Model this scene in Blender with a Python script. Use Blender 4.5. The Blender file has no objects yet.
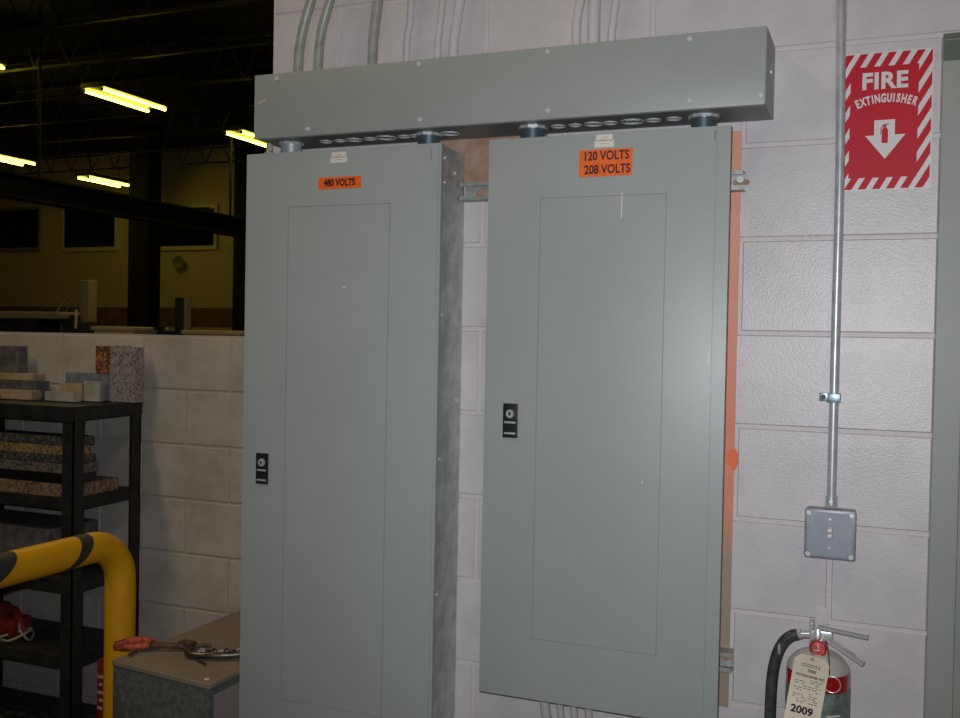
import bpy, bmesh, math, random
from mathutils import Vector, Matrix
random.seed(7)
PI = math.pi
sc = bpy.context.scene
COL = sc.collection

# ------------------------------------------------------------------ materials
def mat(name, color, rough=.5, metal=0, var=0, vscale=8, bump=0, bscale=60, color2=None, emit=None, estr=0, spec=None, coat=0, alpha=None):
    m = bpy.data.materials.new(name); m.use_nodes = True
    nt = m.node_tree; N = nt.nodes; Lk = nt.links
    b = N['Principled BSDF']
    c = (*color, 1)
    b.inputs['Base Color'].default_value = c
    b.inputs['Roughness'].default_value = rough
    b.inputs['Metallic'].default_value = metal
    if spec is not None: b.inputs['Specular IOR Level'].default_value = spec
    if coat: b.inputs['Coat Weight'].default_value = coat
    if emit:
        b.inputs['Emission Color'].default_value = (*emit, 1); b.inputs['Emission Strength'].default_value = estr
    tc = None
    if var or bump or color2:
        tc = N.new('ShaderNodeTexCoord')
    if var or color2:
        n = N.new('ShaderNodeTexNoise'); n.inputs['Scale'].default_value = vscale; n.inputs['Detail'].default_value = 6
        n.inputs['Roughness'].default_value = .65
        Lk.new(tc.outputs['Object'], n.inputs['Vector'])
        r = N.new('ShaderNodeValToRGB'); Lk.new(n.outputs['Fac'], r.inputs['Fac'])
        r.color_ramp.elements[0].position = .38; r.color_ramp.elements[1].position = .62
        if color2: ca, cb = color2, color
        else:
            ca = tuple(x*(1-var) for x in color); cb = tuple(min(1, x*(1+var)) for x in color)
        r.color_ramp.elements[0].color = (*ca, 1); r.color_ramp.elements[1].color = (*cb, 1)
        Lk.new(r.outputs['Color'], b.inputs['Base Color'])
    if bump:
        n2 = N.new('ShaderNodeTexNoise'); n2.inputs['Scale'].default_value = bscale; n2.inputs['Detail'].default_value = 5
        Lk.new(tc.outputs['Object'], n2.inputs['Vector'])
        bp = N.new('ShaderNodeBump'); bp.inputs['Strength'].default_value = bump; bp.inputs['Distance'].default_value = .004
        Lk.new(n2.outputs['Fac'], bp.inputs['Height']); Lk.new(bp.outputs['Normal'], b.inputs['Normal'])
    return m

def speckle(name, cols, scale, rough=.6):
    """granite or terrazzo: voronoi cells each with a colour out of cols"""
    m = bpy.data.materials.new(name); m.use_nodes = True
    N = m.node_tree.nodes; Lk = m.node_tree.links; b = N['Principled BSDF']; b.inputs['Roughness'].default_value = rough
    tc = N.new('ShaderNodeTexCoord'); v = N.new('ShaderNodeTexVoronoi'); v.inputs['Scale'].default_value = scale
    Lk.new(tc.outputs['Object'], v.inputs['Vector'])
    sx = N.new('ShaderNodeSeparateColor'); Lk.new(v.outputs['Color'], sx.inputs['Color'])
    r = N.new('ShaderNodeValToRGB'); r.color_ramp.interpolation = 'CONSTANT'
    for i, c in enumerate(cols):
        if i < 2: e = r.color_ramp.elements[i]; e.position = i/len(cols)
        else: e = r.color_ramp.elements.new(i/len(cols))
        e.color = (*c, 1)
    Lk.new(sx.outputs['Red'], r.inputs['Fac']); Lk.new(r.outputs['Color'], b.inputs['Base Color'])
    return m

PG = (.34, .37, .365)
M = {}
M['panel'] = mat('panel_grey_enamel', PG, .42, var=.03, vscale=3, bump=.02, bscale=300)
M['panelside'] = mat('galvanised_side', (.44, .47, .45), .42, .35, var=.2, vscale=22)
M['groove'] = mat('seam_shadow_grey', (.24, .262, .258), .6)
M['wireway'] = mat('wireway_grey_enamel', (.315, .335, .32), .42, var=.04, vscale=4, bump=.02, bscale=300)
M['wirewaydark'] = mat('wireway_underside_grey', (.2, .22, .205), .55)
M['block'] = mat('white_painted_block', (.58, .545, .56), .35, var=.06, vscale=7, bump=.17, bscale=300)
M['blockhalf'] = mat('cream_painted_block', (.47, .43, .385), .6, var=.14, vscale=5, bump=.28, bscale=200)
M['mortar'] = mat('painted_mortar', (.60, .55, .56), .5, bump=.4, bscale=90)
M['mortarhalf'] = mat('painted_mortar_cream', (.41, .38, .335), .6, bump=.4, bscale=90)
M['wpaint'] = mat('white_painted_pipe', (.6, .565, .58), .4, bump=.15, bscale=150)
M['olive'] = mat('weathered_grey_green_pipe', (.40, .42, .37), .38, .3, var=.15, vscale=30)
M['emt'] = mat('galvanised_conduit', (.52, .54, .56), .36, .35, var=.1, vscale=40)
M['steel'] = mat('zinc_steel', (.62, .64, .66), .32, .5)
M['darksteel'] = mat('dark_zinc', (.16, .22, .25), .35, .7)
M['chrome'] = mat('chrome', (.72, .72, .72), .22, .55)
M['bright'] = mat('bright_zinc', (.75, .76, .78), .25, .25, spec=1.0)
M['strut'] = mat('weathered_zinc', (.38, .38, .36), .45, .4, var=.2, vscale=40)
M['black'] = mat('black_plastic', (.012, .016, .014), .4)
M['ink'] = mat('dark_maroon_ink', (.06, .006, .012), .6)
M['inkblack'] = mat('black_ink', (.02, .02, .022), .6)
M['orange'] = mat('orange_sticker', (.86, .14, .015), .5, var=.06, vscale=20)
M['paper'] = mat('white_sticker', (.72, .68, .62), .6)
M['print_and_reflection'] = mat('beige_print_and_reflection', (.5, .38, .28), .6)
M['red'] = mat('sign_red', (.52, .004, .022), .5, spec=.3)
M['white'] = mat('sign_white', (.70, .66, .65), .4)
M['dullred'] = mat('dull_dark_red', (.20, .015, .015), .6, var=.4, vscale=50)
M['extred'] = mat('extinguisher_red', (.36, .006, .010), .22, coat=.5)
M['dome'] = mat('dusty_grey_shoulder', (.50, .47, .45), .4, .1)
M['extband'] = mat('green_grey_label', (.15, .19, .17), .4, var=.35, vscale=40)
M['hose'] = mat('black_rubber_hose', (.045, .05, .055), .35, var=.3, vscale=60)
M['tag'] = mat('cream_tag_paper', (.70, .63, .50), .7, var=.05, vscale=30)
M['gauge'] = mat('gauge_red', (.68, .10, .11), .3, var=.5, vscale=120)
M['glaze'] = mat('dull_grey_plastic', (.30, .31, .33), .4)
M['boxgrey'] = mat('grey_switch_box', (.27, .29, .33), .42, .2, var=.06, vscale=40)
M['jamb'] = mat('grey_green_door_frame', (.30, .32, .295), .5, var=.04, vscale=5)
M['jambdark'] = mat('dark_green_door_head', (.10, .12, .095), .6)
M['rack'] = mat('black_painted_rack_steel', (.022, .022, .020), .55, .2, var=.4, vscale=14)
M['yellow'] = mat('safety_yellow_paint', (.72, .35, .004), .5, var=.08, vscale=5)
M['stripe'] = mat('black_stripe_paint', (.03, .033, .03), .6)
M['cabinet'] = mat('speckled_grey_green_enamel', (.115, .135, .125), .55, .1, var=.25, vscale=60)
M['cabtop'] = mat('dusty_brown_cabinet_top', (.26, .20, .15), .8, color2=(.20, .17, .13), vscale=14)
M['label'] = mat('pale_pinkish_label', (.30, .25, .26), .6)
M['rubber'] = mat('black_rubber_mat', (.03, .03, .03), .6, var=.5, vscale=30)
M['concrete'] = mat('dark_concrete', (.10, .10, .095), .8, var=.2, vscale=4, bump=.3)
M['redtool'] = mat('scuffed_red_paint', (.42, .07, .04), .5, var=.5, vscale=70)
M['rust'] = mat('rusty_brown_steel', (.11, .07, .045), .6, .4, var=.4, vscale=60)
M['chain'] = mat('oily_dark_steel', (.12, .11, .09), .35, .8, var=.4, vscale=60)
M['wood'] = mat('brown_plywood', (.46, .31, .25), .7, color2=(.34, .19, .11), vscale=14)
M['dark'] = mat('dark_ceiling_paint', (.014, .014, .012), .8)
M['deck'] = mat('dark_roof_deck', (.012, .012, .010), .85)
M['truss'] = mat('dark_joist_steel', (.06, .055, .03), .6, .3)
M['fixture'] = mat('fixture_enamel', (.08, .08, .07), .5)
M['tube'] = mat('fluorescent_tube', (1, 1, .8), .5, emit=(1, .84, .062), estr=13)
M['farwall'] = mat('beige_far_wall', (.68, .53, .36), .7, var=.04, vscale=.6)
M['farband'] = mat('brown_brick_band', (.22, .11, .05), .7, var=.3, vscale=3)
M['farframe'] = mat('cream_window_frame', (.75, .66, .42), .6)
M['farframedim'] = mat('cream_window_frame_dimmed', (.30, .25, .13), .6)  # darker copy of the cream frame, dimness painted into its colour
M['glassdark'] = mat('dark_window_glass', (.006, .006, .008), .06)
M['beige'] = mat('beige_machine_enamel', (.60, .48, .25), .5)
M['machdark'] = mat('dark_machine_paint', (.02, .02, .02), .5)
M['greybeige'] = mat('grey_beige_machine_paint', (.27, .23, .12), .55)
M['gray_block'] = mat('mottled_grey_stone', (.12, .115, .12), .7, var=.35, vscale=25)
M['granite_orange'] = speckle('orange_brown_granite', [(.30,.10,.03),(.08,.04,.02),(.42,.22,.10),(.16,.06,.03)], 110)
M['granite_grey'] = speckle('speckled_pale_granite', [(.33,.30,.29),(.26,.24,.24),(.38,.35,.32),(.16,.12,.12),(.3,.27,.26)], 170)
M['granite_brown'] = speckle('speckled_brown_granite', [(.22,.13,.07),(.10,.07,.05),(.30,.20,.12),(.16,.12,.11)], 130)
M['granite_tan'] = speckle('speckled_tan_granite', [(.27,.16,.07),(.13,.09,.05),(.33,.22,.11)], 120)
M['granite_dark'] = speckle('dark_grey_granite', [(.045,.05,.045),(.10,.10,.09),(.03,.03,.03)], 130)
M['granite_blue'] = speckle('blue_grey_granite', [(.08,.10,.11),(.16,.14,.12),(.05,.06,.06),(.20,.15,.11)], 130)
M['stone_white'] = mat('pale_stone', (.40, .38, .34), .6, var=.2, vscale=20)
M['stone_tan'] = mat('tan_stone', (.42, .32, .20), .6, var=.15, vscale=20)
M['stone_blue'] = mat('blue_grey_stone', (.17, .19, .22), .6, var=.3, vscale=25)
M['stone_black'] = mat('polished_black_stone', (.008, .008, .009), .2)
M['wireinsul'] = mat('pale_cord', (.36, .33, .25), .6)

def paint_fade(name):
    """orange over-spray on a steel side: orange above, worn tan below (the paint itself ends there)"""
    m = bpy.data.materials.new(name); m.use_nodes = True
    N = m.node_tree.nodes; Lk = m.node_tree.links; b = N['Principled BSDF']; b.inputs['Roughness'].default_value = .6
    g = N.new('ShaderNodeNewGeometry'); s = N.new('ShaderNodeSeparateXYZ'); Lk.new(g.outputs['Position'], s.inputs[0])
    n = N.new('ShaderNodeTexNoise'); n.inputs['Scale'].default_value = 9; n.inputs['Detail'].default_value = 6; Lk.new(g.outputs['Position'], n.inputs['Vector'])
    a = N.new('ShaderNodeMath'); a.operation = 'MULTIPLY_ADD'; Lk.new(n.outputs['Fac'], a.inputs[0]); a.inputs[1].default_value = .5
    Lk.new(s.outputs['Z'], a.inputs[2])
    r = N.new('ShaderNodeValToRGB'); mp = N.new('ShaderNodeMapRange')
    mp.inputs['From Min'].default_value = .9; mp.inputs['From Max'].default_value = 2.1
    Lk.new(a.outputs[0], mp.inputs['Value']); Lk.new(mp.outputs['Result'], r.inputs['Fac'])
    e = r.color_ramp.elements; e[0].position = .25; e[0].color = (.34, .27, .20, 1); e[1].position = .42; e[1].color = (.72, .25, .14, 1)
    e2 = e.new(.9); e2.color = (.74, .33, .23, 1)
    Lk.new(r.outputs['Color'], b.inputs['Base Color'])
    return m
M['orangeside'] = paint_fade('orange_oversprayed_steel')

# ------------------------------------------------------------------ mesh helpers
def BM(): return bmesh.new()
def box(bm, x0, x1, y0, y1, z0, z1, bev=0):
    t = bmesh.new()
    bmesh.ops.create_cube(t, size=1)
    for v in t.verts:
        v.co = Vector(((x0+x1)/2 + v.co.x*(x1-x0), (y0+y1)/2 + v.co.y*(y1-y0), (z0+z1)/2 + v.co.z*(z1-z0)))
    if bev:
        bmesh.ops.bevel(t, geom=list(t.edges), offset=bev, segments=2, affect='EDGES', profile=.6)
    merge(bm, t)
    return bm
def merge(bm, t, mtx=None):
    if mtx is not None: bmesh.ops.transform(t, matrix=mtx, verts=t.verts)
    me = bpy.data.meshes.new('tmp'); t.to_mesh(me); t.free()
    bm.from_mesh(me); bpy.data.meshes.remove(me)
def cyl(bm, a, b, r, r2=None, n=24, caps=True):
    a, b = Vector(a), Vector(b); d = b-a
    t = bmesh.new()
    bmesh.ops.create_cone(t, cap_ends=caps, segments=n, radius1=r, radius2=r if r2 is None else r2, depth=d.length)
    q = d.to_track_quat('Z', 'Y').to_matrix().to_4x4()
    merge(bm, t, Matrix.Translation((a+b)/2) @ q)
    return bm
def catmull(pts, sub=8):
    P = [Vector(p) for p in pts]; P = [P[0]*2-P[1]] + P + [P[-1]*2-P[-2]]
    out = []
    for i in range(1, len(P)-2):
        p0, p1, p2, p3 = P[i-1:i+3]
        for k in range(sub):
            t = k/sub
            out.append(.5*((2*p1)+(-p0+p2)*t+(2*p0-5*p1+4*p2-p3)*t*t+(-p0+3*p1-3*p2+p3)*t**3))
    out.append(P[-2]); return out
def tube(bm, pts, r, n=14, smooth=True, closed=False, sub=8):
    P = catmull(pts, sub) if smooth else [Vector(p) for p in pts]
    if closed: P = [Vector(p) for p in pts]
    rings = []; up = None; m = len(P)
    for i, p in enumerate(P):
        if closed: t = (P[(i+1) % m]-P[i-1]).normalized()
        else: t = (P[min(i+1, m-1)]-P[max(i-1, 0)]).normalized()
        if up is None:
            up = Vector((0, 0, 1)) if abs(t.z) < .9 else Vector((0, 1, 0))
        u = (up - t*up.dot(t)).normalized(); w = t.cross(u); up = u
        rr = r(i/(m-1)) if callable(r) else r
        rings.append([bm.verts.new(p + (u*math.cos(2*PI*k/n)+w*math.sin(2*PI*k/n))*rr) for k in range(n)])
    for i in range(m if closed else m-1):
        A, B = rings[i], rings[(i+1) % m]
        for k in range(n):
            bm.faces.new((A[k], A[(k+1) % n], B[(k+1) % n], B[k]))
    if not closed:
        bm.faces.new(rings[0][::-1]); bm.faces.new(rings[-1])
    return bm
def ring(bm, c, R, r, axis='z', n=28, k=8):
    c = Vector(c); pts = []
    for i in range(n):
        a = 2*PI*i/n; x, y = R*math.cos(a), R*math.sin(a)
        pts.append(c + (Vector((x, y, 0)) if axis == 'z' else Vector((x, 0, y)) if axis == 'y' else Vector((0, x, y))))
    return tube(bm, pts, r, n=k, closed=True)
def lathe(bm, prof, c, n=40, axis='z'):
    """prof: (radius, height) pairs, turned about an axis through c"""
    c = Vector(c); rows = []
    for r, h in prof:
        row = []
        for i in range(n):
            a = 2*PI*i/n; x, y = max(r, 1e-5)*math.cos(a), max(r, 1e-5)*math.sin(a)
            v = Vector((x, y, h)) if axis == 'z' else Vector((x, -h, y))
            row.append(bm.verts.new(c+v))
        rows.append(row)
    for A, B in zip(rows, rows[1:]):
        for i in range(n):
            bm.faces.new((A[i], A[(i+1) % n], B[(i+1) % n], B[i]))
    bm.faces.new(rows[0][::-1]); bm.faces.new(rows[-1])
    return bm
def prism(bm, poly, y0, y1):
    """polygon in x,z pushed from y0 to y1"""
    a = [bm.verts.new((x, y0, z)) for x, z in poly]; b = [bm.verts.new((x, y1, z)) for x, z in poly]
    n = len(poly)
    bm.faces.new(a); bm.faces.new(b[::-1])
    for i in range(n): bm.faces.new((a[i], b[i], b[(i+1) % n], a[(i+1) % n]))
    return bm
def prism_z(bm, poly, z0, z1):
    a = [bm.verts.new((x, y, z0)) for x, y in poly]; b = [bm.verts.new((x, y, z1)) for x, y in poly]
    n = len(poly)
    bm.faces.new(a); bm.faces.new(b[::-1])
    for i in range(n): bm.faces.new((a[i], b[i], b[(i+1) % n], a[(i+1) % n]))
    return bm

ORG = {}
def link(o, parent, org):
    COL.objects.link(o); ORG[o.name] = org
    if parent is not None:
        o.parent = parent; o.location = org - ORG[parent.name]
    else: o.location = org
def obj(name, bm, m, parent=None, smooth=True, own_origin=False):
    bmesh.ops.recalc_face_normals(bm, faces=bm.faces)
    if parent is not None: org = ORG[parent.name]
    else:
        xs = [v.co.x for v in bm.verts]; ys = [v.co.y for v in bm.verts]; zs = [v.co.z for v in bm.verts]
        org = Vector(((min(xs)+max(xs))/2, (min(ys)+max(ys))/2, min(zs)))
    for v in bm.verts: v.co -= org
    me = bpy.data.meshes.new(name); bm.to_mesh(me); bm.free()
    for p in me.polygons: p.use_smooth = smooth
    if smooth:
        try: me.set_sharp_from_angle(angle=math.radians(32))
        except Exception: pass
    me.materials.append(m)
    o = bpy.data.objects.new(name, me); link(o, parent, org.copy())
    return o
def thing(name, label, cat, loc, group=None):
    o = bpy.data.objects.new(name, None); o.empty_display_size = .05
    link(o, None, Vector(loc)); o['label'] = label; o['category'] = cat
    if group: o['group'] = group
    return o
def tag(o, label, cat, group=None, kind=None):
    o['label'] = label; o['category'] = cat
    if group: o['group'] = group
    if kind: o['kind'] = kind
    return o
def struct(name, bm, m, parent=None, smooth=False, label=None):
    o = obj(name, bm, m, parent, smooth)
    if parent is None: o['kind'] = 'structure'
    if label: o['label'] = label
    return o
def text_bm(body, size, bold=0, xscale=1, extrude=.0003, align='CENTER', space=1):
    cu = bpy.data.curves.new('txt', 'FONT'); cu.body = body; cu.size = size; cu.offset = bold; cu.extrude = extrude
    cu.align_x = align; cu.align_y = 'CENTER'; cu.space_character = space; cu.resolution_u = 4
    o = bpy.data.objects.new('txt', cu); COL.objects.link(o)
    dg = bpy.context.evaluated_depsgraph_get(); me = bpy.data.meshes.new_from_object(o.evaluated_get(dg))
    bpy.data.objects.remove(o); bpy.data.curves.remove(cu)
    t = bmesh.new(); t.from_mesh(me); bpy.data.meshes.remove(me)
    bmesh.ops.transform(t, matrix=Matrix.Diagonal((xscale, 1, 1, 1)), verts=t.verts)
    return t
def put_text(bm, body, size, x, y, z, tilt=0, **k):
    """letters standing in the x-z plane, read from -y"""
    t = text_bm(body, size, **k)
    merge(bm, t, Matrix.Translation((x, y, z)) @ Matrix.Rotation(tilt, 4, 'Y') @ Matrix.Rotation(PI/2, 4, 'X'))
    return bm

# ------------------------------------------------------------------ block walls
def block_wall(bm, bmm, x0, x1, z0, z1, y, zo, pitch, joints, BL=.397, hw=.0042, bev=.0025, dep=.0032, thick=.19):
    """faces of painted blocks (bm) on a recessed mortar face (bmm)"""
    box(bmm, x0, x1, y+dep, y+thick, z0, z1)
    k0 = math.floor((z0-zo)/pitch); k1 = math.ceil((z1-zo)/pitch)
    for k in range(k0, k1):
        a = max(z0, zo+k*pitch+hw) if zo+k*pitch > z0-1e-4 else z0
        b = zo+(k+1)*pitch-hw if zo+(k+1)*pitch < z1+1e-4 else z1
        if b-a < .012: continue
        xo = joints[k % 2]
        j = math.floor((x0-xo)/BL)
        while xo+j*BL < x1:
            l, r = xo+j*BL, xo+(j+1)*BL
            l = x0 if l < x0 else l+hw
            r = x1 if r > x1 else r-hw
            j += 1
            if r-l < .012: continue
            jit = random.uniform(-.0006, .0006)
            o = [(l, a), (r, a), (r, b), (l, b)]; i = [(l+bev, a+bev), (r-bev, a+bev), (r-bev, b-bev), (l+bev, b-bev)]
            vo = [bm.verts.new((x, y+dep, z)) for x, z in o]; vi = [bm.verts.new((x, y+jit, z)) for x, z in i]
            bm.faces.new(vi)
            for q in range(4): bm.faces.new((vo[q], vo[(q+1) % 4], vi[(q+1) % 4], vi[q]))

ZO, PT = 2.068, .1995
JM = {0: .044, 1: .2455}
b1, b2 = BM(), BM()
block_wall(b1, b2, -.152, 1.4225, 0, 2.068, 0, ZO, PT, JM)
block_wall(b1, b2, -.152, 4.2, 2.068, 4.1, 0, ZO, PT, JM)
block_wall(b1, b2, 2.55, 4.2, 0, 2.068, 0, ZO, PT, JM)
w = struct('wall_back', b1, M['block']); wj = struct('wall_back_mortar', b2, M['mortar'], w)
# return of the full-height wall towards the low wall
b = BM(); box(b, -.155, .035, .19, 1.0, 0, 4.1)
struct('wall_return', b, M['block'])
# low wall
b1, b2 = BM(), BM()
block_wall(b1, b2, -7.0, -.155, 0, 1.437, .8, 1.437, .2006, {0: -1.05, 1: -.855}, BL=.395)
box(b1, -7.0, -.155, .803, .99, 1.4365, 1.4395)
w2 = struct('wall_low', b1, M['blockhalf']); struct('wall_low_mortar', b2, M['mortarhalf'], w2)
b = BM(); box(b, -24, 5, -4.5, 22, -.1, 0); struct('floor', b, M['concrete'])
b = BM(); box(b, -24, 5, -4.5, 22, 5.6, 5.75); struct('ceiling', b, M['deck'])

# door opening at the right
d = BM()
box(d, 1.4225, 1.4725, -.012, .10, 0, 2.05, .002); box(d, 1.4725, 1.489, .03, .10, 0, 2.02)
box(d, 2.50, 2.55, -.012, .10, 0, 2.05, .002)
box(d, 1.4225, 2.55, -.010, .10, 2.02, 2.055, .002)
door = struct('door_1', d, M['jamb'], label='grey green steel door frame at the right edge of the wall')
b = BM(); box(b, 1.4225, 2.55, -.006, .05, 2.056, 2.0675); o = obj('lintel_gap', b, M['jambdark'], door, False)
b = BM(); box(b, 1.4235, 2.549, -.0135, -.0105, 2.012, 2.052); obj('door_head', b, M['jambdark'], door, False)
b = BM(); box(b, 1.476, 2.497, .045, .085, .01, 2.03, .002); obj('door_leaf', b, M['jamb'], door, False)

# ------------------------------------------------------------------ wireway (trough) over the panels
X0, X1, ZB, ZT, YF = -.098, 1.101, 1.920, 2.071, -.155
t = thing('wireway', 'long grey steel wiring trough mounted across the top of both panels', 'wiring trough', (.474, -.08, ZB))
b = BM(); box(b, X0, X1, YF+.004, -.001, ZB, ZT, .0012); obj('body', b, M['wireway'], t, False)
b = BM(); box(b, X0+.001, X1-.0015, YF, YF+.004, ZB-.0015, ZT+.001, .0012); obj('cover', b, M['wireway'], t)
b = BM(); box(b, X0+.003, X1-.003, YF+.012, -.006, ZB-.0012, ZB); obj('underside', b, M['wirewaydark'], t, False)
for x, z in ((.648, 2.062), (.651, 1.936), (.950, 2.060), (.953, 1.935), (.055, 1.934), (.348, 1.937), (.343, 2.062), (1.093, 1.935), (-.034, 2.060)):
    b = BM(); cyl(b, (x, YF, z), (x, YF-.003, z), .0055, .0045, 14); box(b, x-.004, x+.004, YF-.0034, YF-.0029, z-.0006, z+.0006)
    obj('screw', b, M['bright'], t)
b = BM(); cyl(b, (X1, -.08, 2.0), (X1+.003, -.08, 2.0), .004, n=12); obj('screw', b, M['bright'], t)
for i, x in enumerate((.059, .098, .137, .18, .223, .271, .303, .389, .65, .689, .73, .768, .816, .862, .906)):
    R = (.016, .014, .020, .016, .024, .016, .016, .021)[i % 8]
    b = BM(); ring(b, (x, -.078, ZB-.0015), R, .0014, 'z', 24, 6); ring(b, (x, -.078, ZB-.0015), R*.6, .0011, 'z', 20, 6)
    obj('knockout', b, M['bright'], t)
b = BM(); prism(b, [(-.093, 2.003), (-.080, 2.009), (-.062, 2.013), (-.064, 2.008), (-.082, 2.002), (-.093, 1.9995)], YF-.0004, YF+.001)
obj('painted_reflection', b, M['print_and_reflection'], t, False)['label'] = 'pale tan painted reflection near the left end'  # light reflected in the trough cover, painted as a pale patch

def nipple(x, r, label, m='darksteel', y=-.085):
    n = thing('conduit_nipple', label, 'pipe fitting', (x, y, 1.886))
    b = BM(); cyl(b, (x, y, 1.8868), (x, y, 1.9188), r*.86, n=28); obj('pipe', b, M[m], n)
    b = BM(); cyl(b, (x, y, 1.912), (x, y, 1.9184), r*1.05, n=10); obj('locknut', b, M['steel'], n)
    b = BM(); cyl(b, (x, y, 1.8866), (x, y, 1.891), r*1.02, n=28); obj('bushing', b, M[m], n)
nipple(-.036, .030, 'shiny round pipe fitting between trough and left end of 480 volt panel', 'steel')
nipple(.338, .030, 'round pipe fitting between trough and right end of 480 volt panel')
nipple(.593, .032, 'dark round pipe fitting under trough at left end of 120 volt panel')
nipple(.970, .031, 'dark round pipe fitting under trough at right end of 120 volt panel')
b = BM(); lathe(b, [(.0, 0), (.012, 0), (.012, .006), (.008, .010), (.008, .018), (.006, .029), (0, .029)], (-.083, -.11, 1.8872))
obj_ = obj('ground_clamp', b, M['chrome']); tag(obj_, 'small shiny clamp under the left end of the trough, outside the round fitting', 'clamp')
# short wire stub bolt beside it sits on the panel top
# ------------------------------------------------------------------ panels
def rounded_rect_groove(bm, x0, x1, z0, z1, y, w=.0016):
    box(bm, x0, x1, y-.0003, y+.001, z1-w, z1); box(bm, x0, x1, y-.0003, y+.001, z0, z0+w)
    box(bm, x0, x0+w, y-.0003, y+.001, z0, z1); box(bm, x1-w, x1, y-.0003, y+.001, z0, z1)
def inner_outline(bm, x0, x1, z0, z1, y):
    w = .0014; d = .0007
    # thin embossed bead round the inner leaf
    pts = [(x0, z0), (x1, z0), (x1, z1), (x0, z1)]
    for (xa, za), (xb, zb) in zip(pts, pts[1:]+pts[:1]):
        box(bm, min(xa, xb)-w/2, max(xa, xb)+w/2, y-d, y+.0005, min(za, zb)-w/2, max(za, zb)+w/2)
def latch(parent, x0, x1, z0, z1, y):
    b = BM(); box(b, x0, x1, y-.004, y, z0, z1, .001); l = obj('latch', b, M['black'], parent)
    l['label'] = 'black latch plate with round key lock'
    cx, h = (x0+x1)/2, z1-z0; zc = z1-h*.30
    b = BM(); cyl(b, (cx, y-.004, zc), (cx, y-.0075, zc), .0098, .0088, 24); obj('lock', b, M['paper'] if False else M['steel'], l)
    b = BM(); box(b, cx-.0015, cx+.0015, y-.0079, y-.0074, zc-.004, zc+.004); cyl(b, (cx, y-.0074, zc), (cx, y-.0079, zc), .003, n=12); obj('keyhole', b, M['rust'], l)
    for zz in (z1-h*.55, z1-h*.87):
        b = BM(); box(b, x0+.004, x1-.004, y-.006, y-.0038, zz-.0022, zz+.0022, .0006); obj('pull_bar', b, M['steel'], l)
def sticker(parent, x0, x1, z0, z1, y, lines, size, xs, bold=.0006, dz=0):
    b = BM(); box(b, x0, x1, y-.0006, y, z0, z1); s = obj('voltage_label', b, M['orange'], parent, False)
    s['label'] = 'orange voltage sticker with dark capitals'
    b = BM(); n = len(lines)
    for i, (ln, off) in enumerate(lines):
        put_text(b, ln, size, (x0+x1)/2+off, y-.0008, z1-(z1-z0)*(i+.5)/n+dz, xscale=xs, bold=bold)
    obj('lettering', b, M['ink'], s, False)
def papertag(parent, x0, x1, z0, z1, y):
    b = BM(); box(b, x0+.003, x1-.003, y-.0006, y, (z0+z1)/2, z1); box(b, x0, x1, y-.0006, y, z0, (z0+z1)/2+.001); s = obj('white_sticker', b, M['paper'], parent, False)
    b = BM(); c = (x0+x1)/2
    for k, (wd, zz) in enumerate(((.010, .78), (.013, .62), (.012, .28))): box(b, c-wd*.7, c+wd*.8, y-.0009, y-.0005, z0+(z1-z0)*zz-.0006, z0+(z1-z0)*zz+.0006)
    obj('print', b, M['print_and_reflection'], s, False)

YP = -.142
# left: 480 V
x0, x1, zb, zt = -.127, .396, .36, 1.886
t = thing('electrical_panel', 'tall grey electrical panel with a 480 VOLTS sticker, left of the two', 'electrical panel', ((x0+x1)/2, 0, zb))
b = BM(); box(b, x0+.004, x1-.002, -.128, -.001, zb+.004, zt-.004, .001); obj('enclosure', b, M['panelside'], t, False)['label'] = 'mottled galvanised steel box behind the grey cover'
b = BM(); box(b, x0, x1, -.1395, -.128, zb, zt, .0015); cv = obj('cover', b, M['panel'], t)
b = BM(); box(b, x0+.0012, .389, YP, -.1395, zb+.002, zt-.002, .0012); obj('door', b, M['panel'], t)
b = BM(); inner_outline(b, -.004, .269, .565, 1.754, YP); obj('door_outline', b, M['groove'], t, False)
b = BM(); cyl(b, (.372, YP-.0003, 1.872), (.372, YP-.0003, 1.845), .0014, n=8); obj('hinge_pin', b, M['groove'], t)
latch(t, -.084, -.050, 1.083, 1.158, YP)
sticker(t, .078, .193, 1.792, 1.820, YP, [('480 VOLTS', 0)], .0225, .78, .0009)
papertag(t, .110, .155, 1.853, 1.878, YP)
for (yy, zz) in ((-.118, 1.855), (-.06, 1.83), (-.118, 1.80), (-.122, 1.50), (-.122, 1.17), (-.122, .86), (-.03, 1.30)):
    b = BM(); cyl(b, (x1-.002, yy, zz), (x1+.003, yy, zz), .0045, .0035, 12); obj('screw', b, M['steel'], t)
b = BM(); box(b, .148, .156, YP-.0004, YP+.0004, 1.559, 1.5625); obj('scratch', b, M['white'], t, False)['label'] = 'tiny white scratch'
# right: 120/208 V
x0, x1, zb, zt = .511, 1.034, .661, 1.885
t = thing('electrical_panel', 'grey electrical panel with a 120 VOLTS 208 VOLTS sticker, right of the two', 'electrical panel', ((x0+x1)/2, 0, zb))
b = BM(); box(b, x0+.004, x1-.022, -.128, -.0425, zb+.004, zt-.004, .001); obj('enclosure', b, M['panelside'], t, False)
b = BM(); box(b, x0, x1, -.1395, -.128, zb, zt, .0015); obj('cover', b, M['panel'], t)
b = BM(); box(b, x0+.0012, 1.006, YP, -.1395, zb+.002, zt-.002, .0012); obj('door', b, M['panel'], t)
b = BM(); inner_outline(b, .634, .9065, .797, 1.752, YP); obj('door_outline', b, M['groove'], t, False)
b = BM(); cyl(b, (1.003, YP-.0003, 1.876), (1.003, YP-.0003, 1.856), .0014, n=8); obj('hinge_pin', b, M['groove'], t)
latch(t, .558, .592, 1.231, 1.306, YP)
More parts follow.
